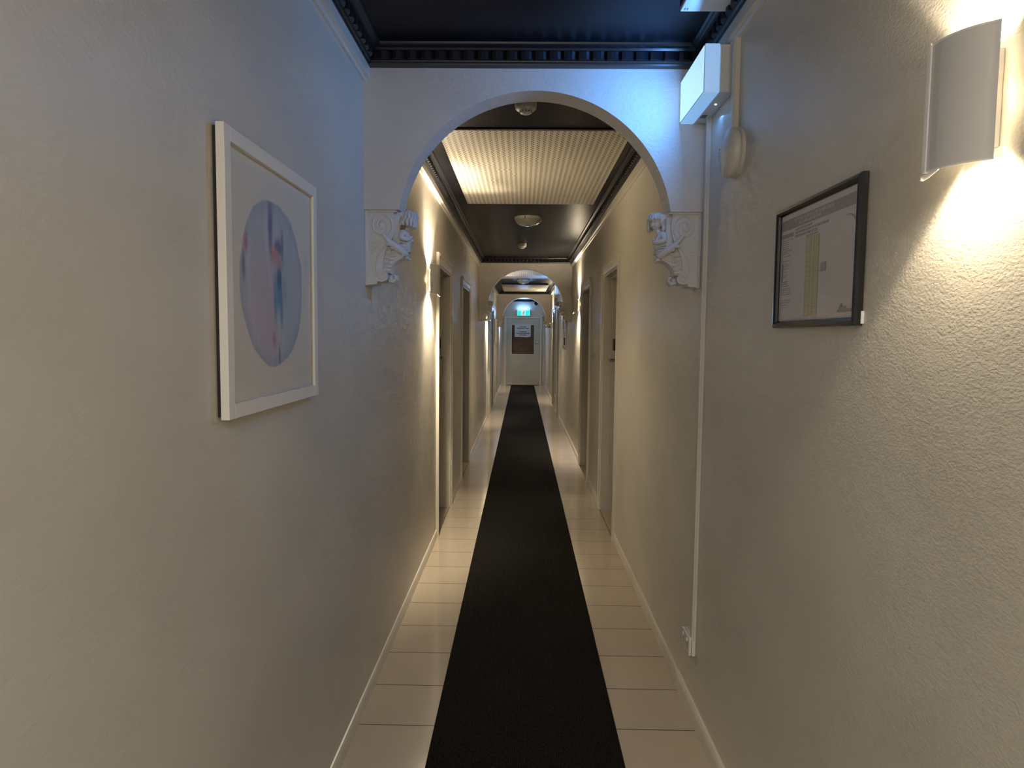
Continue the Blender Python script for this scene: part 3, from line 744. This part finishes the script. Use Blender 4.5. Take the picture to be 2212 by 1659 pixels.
area('emergency_glow', (RX - 0.112, 12.55, 2.38), (-1, 0, -0.05), 0.28, 0.12, 3.2, BLUE)

# fittings on the right wall near the first arch
ct = thing('cable_trunking', 'white cable trunking running down from the glowing blue box', 'cable trunking', (RX, 2.615, 0.312), 0)
bm = bm_new(); box(bm, -0.010, 0, -0.012, 0.012, 0, 2.04, 0.001); obj('trunking_base', bm, M['trimw'], ct)
bm = bm_new(); box(bm, -0.016, -0.009, -0.009, 0.009, 0, 2.04, 0.002); obj('trunking_lid', bm, M['trimw'], ct)
c2 = thing('cable_trunking', 'short white cable trunking above the round sounder', 'cable trunking', (RX, 2.292, 2.205), 0)
bm = bm_new(); box(bm, -0.016, 0, -0.012, 0.012, 0, 0.296, 0.001); obj('trunking_base', bm, M['trimw'], c2)
bm = bm_new(); box(bm, -0.021, -0.015, -0.010, 0.010, 0, 0.296, 0.002); obj('trunking_lid', bm, M['aged'], c2)
def make_sounder():
    t = thing('alarm_sounder', '', 'alarm sounder', (0, 0, 0), 0, 'round wall sounders')
    bm = bm_new(); lathe(bm, [(0.080, 0), (0.080, -0.010), (0.074, -0.014), (0.078, -0.018)], (0, 0, 0), 'x', 44); obj('sounder_base', bm, M['aged'], t, smooth=True)
    bm = bm_new(); lathe(bm, [(0.079, -0.016), (0.080, -0.028), (0.074, -0.038), (0.055, -0.046), (0.026, -0.050), (0.004, -0.051)], (0, 0, 0), 'x', 44); obj('sounder_cover', bm, M['aged'], t, smooth=50)
    bm = bm_new()
    for q in range(4): box(bm, -0.0462, -0.036, 0.046, 0.060, -0.006 + q * 0.010, -0.002 + q * 0.010)
    obj('sound_slots', bm, M['ink_grey'], t)
    return t
sn = make_sounder(); sn['label'] = 'round cream sounder on the right wall beneath short trunking'; sn.location = (RX, 2.275, 2.128)
s2 = copy_tree(sn); s2['label'] = 'distant round sounder on the right wall past the second arch'; s2.location = (RX, 13.9, 2.22)

so = thing('power_socket', 'white double power socket low on the right wall', 'power socket', (RX, 2.665, 0.285))
bm = bm_new(); box(bm, -0.014, 0, -0.060, 0.060, -0.036, 0.036, 0.002); obj('mounting_block', bm, M['whiteplastic'], so)
bm = bm_new(); box(bm, -0.026, -0.015, -0.059, 0.059, -0.035, 0.037, 0.003); obj('face_plate', bm, M['whiteplastic'], so)
for yy in (-0.03, 0.03):
    bm = bm_new()
    for a, b in ((-0.007, 0.003), (0.007, 0.003), (0, -0.014)): box(bm, -0.0268, -0.0255, yy + a - 0.001, yy + a + 0.001, b - 0.004, b + 0.004)
    obj('socket_outlet', bm, M['blackplastic'], so)
for yy in (-0.03, 0.03):
    bm = bm_new(); box(bm, -0.031, -0.025, yy - 0.006, yy + 0.006, 0.015, 0.028, 0.002); obj('rocker', bm, M['whiteplastic'], so)

so2 = copy_tree(so); so2.location = (RX, 13.86, 0.30); so2['label'] = 'distant white power socket low on the right wall past the second arch'
so['label'] = 'near white double power socket low on the right wall under the trunking'
so['group'] = so2['group'] = 'power sockets on the right wall'
# ceiling box above, near the camera
cb = thing('ceiling_light_box', 'flat white rectangular box fitting on the dark ceiling, cut off at top', 'light fitting', (0.585, 1.96, ZC))
bm = bm_new(); box(bm, -0.082, 0.082, -0.33, 0.33, -0.022, 0, 0.003); obj('fitting_base', bm, M['backing'], cb)
bm = bm_new(); box(bm, -0.080, 0.080, -0.33, 0.33, -0.036, -0.021, 0.003); obj('diffuser', bm, M['whiteplastic'], cb)
bm = bm_new()
for q in range(2): box(bm, -0.070 + q * 0.008, -0.066 + q * 0.008, 0.305, 0.318, -0.0368, -0.0355)
obj('small_marks', bm, M['ink_grey'], cb)

# ---------------------------------------------------------------- ceiling fittings
def make_smoke():
    t = thing('smoke_detector', '', 'smoke detector', (0, 0, 0), 0, 'round ceiling smoke detectors')
    bm = bm_new(); lathe(bm, [(0.052, 0), (0.052, -0.022), (0.050, -0.030)], (0, 0, 0), 'z', 32); obj('detector_base', bm, M['aged'], t, smooth=True)
    bm = bm_new(); lathe(bm, [(0.050, -0.029), (0.049, -0.036), (0.042, -0.043), (0.032, -0.047), (0.026, -0.056), (0.014, -0.061), (0.003, -0.062)], (0, 0, 0), 'z', 32); obj('detector_head', bm, M['aged'], t, smooth=60)
    bm = bm_new()
    for q in range(12):
        a = q * PI / 6; box(bm, 0.029 * math.cos(a) - 0.003, 0.029 * math.cos(a) + 0.003, 0.029 * math.sin(a) - 0.003, 0.029 * math.sin(a) + 0.003, -0.055, -0.046, 0.001)
    obj('vent_slots', bm, M['ink_grey'], t)
    return t
sm = make_smoke(); sm['label'] = 'smoke detector on the dark ceiling, just inside the nearest arch'; sm.location = (0.005, 3.245, ZC)
sm2 = copy_tree(sm); sm2['label'] = 'smoke detector behind the round ceiling lamp, before the second arch'; sm2.location = (-0.013, 8.14, ZC)
def make_dome():
    t = thing('ceiling_lamp', '', 'ceiling lamp', (0, 0, 0), 0, 'round domed ceiling lamps')
    bm = bm_new(); lathe(bm, [(0.130, 0), (0.131, -0.012), (0.126, -0.022)], (0, 0, 0), 'z', 48); obj('lamp_rim', bm, M['aged'], t, smooth=True)
    bm = bm_new(); lathe(bm, [(0.124, -0.020), (0.118, -0.038), (0.100, -0.058), (0.070, -0.072), (0.035, -0.079), (0.004, -0.081)], (0, 0, 0), 'z', 48); obj('glass_dome', bm, M['opal'], t, smooth=60)
    for a in (0.3, 2.4, 4.5):
        bm = bm_new(); box(bm, 0.128 * math.cos(a) - 0.006, 0.128 * math.cos(a) + 0.006, 0.128 * math.sin(a) - 0.006, 0.128 * math.sin(a) + 0.006, -0.030, -0.006, 0.002)
        obj('dome_clip', bm, M['chrome'], t)
    return t
dm = make_dome(); dm['label'] = 'unlit round domed ceiling lamp between the panel and second arch'; dm.location = (0.042, 6.36, ZC)
dm2 = copy_tree(dm); dm2['label'] = 'round domed ceiling lamp seen through the second arch, tinted blue'; dm2.location = (0.012, 13.42, ZC)

def perf_panel(y0, y1, x0, x1, drop, label):
    t = thing('perforated_ceiling_panel', label, 'ceiling panel', ((x0 + x1) / 2, (y0 + y1) / 2, ZC), 0, 'cream perforated ceiling panels')
    hx, hy = (x1 - x0) / 2, (y1 - y0) / 2
    bm = bm_new(); box(bm, -hx, hx, -hy, hy, -drop - 0.008, -drop, 0.001, 1); obj('perforated_sheet', bm, M['perf'], t)
    bm = bm_new(); box(bm, -hx + 0.02, hx - 0.02, -hy + 0.02, hy - 0.02, -drop, 0); obj('gap_shade_block', bm, M['corn'], t)  # dark block stands for the shade in the gap above the sheet
perf_panel(3.66, 5.66, -0.466, 0.576, 0.004, 'cream perforated ceiling panel, largest in view, through the nearest arch')
perf_panel(11.0, 13.02, -0.466, 0.566, 0.004, 'cream perforated ceiling panel just beyond the second arch')
perf_panel(14.25, 16.40, -0.455, 0.552, 0.028, 'cream perforated ceiling panel before the third arch, behind the blue-tinted lamp')
perf_panel(18.0, 20.2, -0.45, 0.55, 0.004, 'perforated ceiling panel over the end bay, a sliver in view')

# ---------------------------------------------------------------- framed watercolour on the left wall
y0, y1, z0, z1 = 1.375, 1.985, 1.338, 1.944
fx, bx = LX + 0.026, LX + 0.008
pf = thing('framed_picture', 'white framed round blue and pink watercolour on the left wall', 'picture', (LX, (y0 + y1) / 2, z0))
def rel(a, b, c): return a - LX, b - (y0 + y1) / 2, c - z0
def picture_frame(bm, xb, xf, ya, yb, za, zb, w, bev=0.001):
    for q in ((ya, ya + w, za, zb), (yb - w, yb, za, zb), (ya + w, yb - w, za, za + w), (ya + w, yb - w, zb - w, zb)):
        box(bm, xb, xf, q[0], q[1], q[2], q[3], bev)
hy = (y1 - y0) / 2; hz = z1 - z0
bm = bm_new(); picture_frame(bm, 0.009, 0.027, -hy, hy, 0, hz, 0.031); obj('picture_frame', bm, M['framew'], pf)
bm = bm_new(); box(bm, 0, 0.010, -hy + 0.006, hy - 0.006, 0.006, hz - 0.006); obj('shadow_gap_backing', bm, M['backing'], pf)  # near-black slab gives the shadow gap between frame and wall by colour
bm = bm_new(); box(bm, 0.012, 0.016, -hy + 0.028, hy - 0.028, 0.028, hz - 0.028); obj('watercolour_sheet', bm, M['water'], pf)
bm = bm_new(); sheet(bm, 0.0208, -hy + 0.030, hy - 0.030, 0.030, hz - 0.030); obj('glass_pane', bm, M['glass'], pf)

# ---------------------------------------------------------------- framed evacuation document on the right wall
ya, yb, za, zb = 1.405, 1.865, 1.548, 1.862
df = thing('framed_document', 'black framed printed floor plan document on the right wall', 'framed document', (RX, (ya + yb) / 2, za))
hy = (yb - ya) / 2; hz = zb - za
bm = bm_new()
prf = [(-0.002, 0.0), (-0.014, 0.0), (-0.019, 0.004), (-0.020, 0.010), (-0.016, 0.015), (-0.010, 0.018), (-0.002, 0.018)]   # (x, inset)
rings = [[bm.verts.new(v) for v in ((x, -hy + i, i), (x, hy - i, i), (x, hy - i, hz - i), (x, -hy + i, hz - i))] for x, i in prf]
for a, b in zip(rings, rings[1:] + rings[:1]):
    for q in range(4): bm.faces.new((a[q], a[(q + 1) % 4], b[(q + 1) % 4], b[q]))
obj('picture_frame', bm, M['frameb'], df)
bm = bm_new(); box(bm, -0.0075, -0.002, -hy + 0.014, hy - 0.014, 0.014, hz - 0.014); sh = obj('document_sheet', bm, M['docpaper'], df)
bm = bm_new(); box(bm, -0.006, 0.0, -hy - 0.002, -hy + 0.004, 0.004, 0.030); obj('paper_edge', bm, M['paper'], df)
i0, iw, ih = 0.018, 2 * hy - 0.036, hz - 0.036
def mark(bm, u0, u1, v0, v1, lift=0.0004):   # u left to right as read, v top to bottom
    box(bm, -0.0075 - lift, -0.0070, hy - i0 - u0 * iw, hy - i0 - u1 * iw, hz - i0 - v1 * ih, hz - i0 - v0 * ih)
def marks(name, mat, lst, lift=0.0004):
    bm = bm_new()
    for q in lst: mark(bm, *q, lift)
    obj(name, bm, mat, sh)
rnd = random.Random(11)
def words_(u0, u1, v, h, wmin=0.015, wmax=0.05):
    out = []; u = u0
    while u < u1:
        w = min(rnd.uniform(wmin, wmax), u1 - u); out.append((u, u + w, v, v + h)); u += w + 0.008
    return out
marks('header_band', M['ink_mid'], [(0.0, 1.0, 0.050, 0.145)])
marks('header_text', M['ink_light'], words_(0.20, 0.72, 0.064, 0.028) + words_(0.27, 0.56, 0.104, 0.024), 0.0008)
marks('subheading_text', M['ink_mid'], [(0.0, 0.19, 0.178, 0.215)] + words_(0.22, 0.45, 0.158, 0.018) + words_(0.22, 0.66, 0.186, 0.020) + words_(0.22, 0.52, 0.218, 0.022) + words_(0.38, 0.53, 0.250, 0.016))
leg = []
for v in [0.235, 0.255, 0.272, 0.295, 0.315, 0.335, 0.355, 0.385, 0.43, 0.455, 0.475, 0.50, 0.53, 0.56, 0.575, 0.69, 0.705, 0.725, 0.745, 0.80, 0.82, 0.845, 0.87]:
    leg += words_(0.02 + rnd.uniform(0, .02), rnd.uniform(0.10, 0.19), v, 0.008, 0.01, 0.03)
marks('legend_text', M['ink_mid'], leg)
marks('legend_red_text', M['ink_red'], [(0.03, 0.045, 0.46, 0.62), (0.03, 0.13, 0.625, 0.632), (0.02, 0.12, 0.645, 0.652), (0.03, 0.14, 0.665, 0.672)])
marks('floor_plan', M['ink_yellow'], [(0.385, 0.555, 0.27, 0.965)])
pl = [(0.385, 0.388, 0.27, 0.965), (0.552, 0.555, 0.27, 0.965), (0.447, 0.450, 0.27, 0.965), (0.488, 0.491, 0.27, 0.965)]
for q in range(17):
    v = 0.27 + q * 0.0434; pl += [(0.385, 0.447, v, v + 0.004), (0.491, 0.555, v + 0.01, v + 0.014)]
marks('plan_lines', M['ink_line'], pl, 0.0008)
marks('callout_box', M['ink_mid'], [(0.585, 0.650, 0.525, 0.60), (0.50, 0.585, 0.585, 0.589)], 0.0008)
marks('corner_stamp', M['ink_mid'], [(0.80, 0.97, 0.930, 0.955), (0.82, 0.90, 0.905, 0.930), (0.83, 0.86, 0.885, 0.91)])
bm = bm_new()
tube(bm, [(-0.0078, hy - i0 - u * iw, hz - i0 - v * ih) for u, v in ((0.86, 0.205), (0.90, 0.205), (0.935, 0.225), (0.955, 0.255))], [0.0006, 0.0012, 0.0018, 0.0022], 6)
obj('north_arrow', bm, M['ink_mid'], sh)
bm = bm_new(); sheet(bm, -0.0115, -hy + 0.016, hy - 0.016, 0.016, hz - 0.016); obj('glass_pane', bm, M['glass'], df)

# ---------------------------------------------------------------- small distant frames
def far_frame(side, ya, yb, za, zb, label, inner, fm, w=0.05):
    s = 1 if side == 'l' else -1; X = LX if side == 'l' else RX
    t = thing('framed_picture' if inner != 'mirror' else 'framed_mirror', label, 'picture' if inner != 'mirror' else 'mirror', (X, (ya + yb) / 2, za))
    hy = (yb - ya) / 2; hz = zb - za
    bm = bm_new(); picture_frame(bm, s * 0.0, s * 0.024, -hy, hy, 0, hz, w, 0.002); obj('picture_frame', bm, fm, t)
    bm = bm_new(); box(bm, 0, s * 0.012, -hy + w, hy - w, w, hz - w); obj('glass_pane' if inner == 'mirror' else 'print_sheet', bm, M[inner], t)
far_frame('r', 10.62, 11.45, 1.315, 1.95, 'framed glossy picture on the right wall just past the second arch', 'mirror', M['steelframe'])
far_frame('l', 15.22, 16.25, 1.36, 1.90, 'thin framed picture on the far left wall before the third arch', 'docpaper', M['framew'], 0.03)

# ---------------------------------------------------------------- lights
area('exit_glow', (0.035, YE - 0.09, 2.33), (0, 0.8, 0.6), 0.34, 0.06, 0.7, (0.20, 0.50, 1.0))
area('exit_glow', (0.035, YE - 0.10, 2.21), (0, -1, -0.15), 0.36, 0.15, 7.0, (0.24, 0.50, 1.0))
# unseen fill lamps added behind the camera to brighten the near bay
area('fill_light', (0.04, -1.2, 2.50), (0, 0.1, -1), 0.8, 1.2, 21, (1.0, 0.95, 0.87))
area('fill_light', (0.04, YB + 0.15, 1.6), (0, 1, 0), 1.0, 1.8, 5, (1.0, 0.92, 0.82))

w = bpy.data.worlds.new('World'); bpy.context.scene.world = w; w.use_nodes = True
w.node_tree.nodes['Background'].inputs[0].default_value = (0.9, 0.9, 1.0, 1); w.node_tree.nodes['Background'].inputs[1].default_value = 0.02

# ---------------------------------------------------------------- camera
f_px, Hc, roll = 1450.0, 1.52, 0.0115
D = Vector((1128 - 1106, 829.5 - 725, f_px)).normalized()       # corridor direction in (right, up, forward)
U = Vector((math.sin(roll), math.cos(roll), 0)); U = (U - D * U.dot(D)).normalized()
X = D.cross(U)
if X.x < 0: X = -X
right = Vector((X.x, D.x, U.x)); up = Vector((X.y, D.y, U.y)); fwd = Vector((X.z, D.z, U.z))
cam = bpy.data.cameras.new('camera'); co = bpy.data.objects.new('camera', cam); C.objects.link(co)
cam.sensor_width = 36; cam.sensor_fit = 'HORIZONTAL'; cam.lens = 36 * f_px / 2212; cam.clip_start = 0.02; cam.clip_end = 100
mw = Matrix((right, up, -fwd)).transposed().to_4x4(); mw.translation = Vector((0, 0, Hc)); co.matrix_world = mw
sc = bpy.context.scene; sc.camera = co
sc.view_settings.view_transform = 'Standard'
sc.view_settings.look = 'None'
sc.view_settings.exposure = 0.9
sc.cycles.use_denoising = True
sc.cycles.max_bounces = 6; sc.cycles.diffuse_bounces = 5; sc.cycles.glossy_bounces = 3
sc.cycles.use_adaptive_sampling = True; sc.cycles.adaptive_threshold = 0.06; sc.cycles.adaptive_min_samples = 16
sc.cycles.sample_clamp_indirect = 4.0
sc.cycles.caustics_reflective = False; sc.cycles.caustics_refractive = False
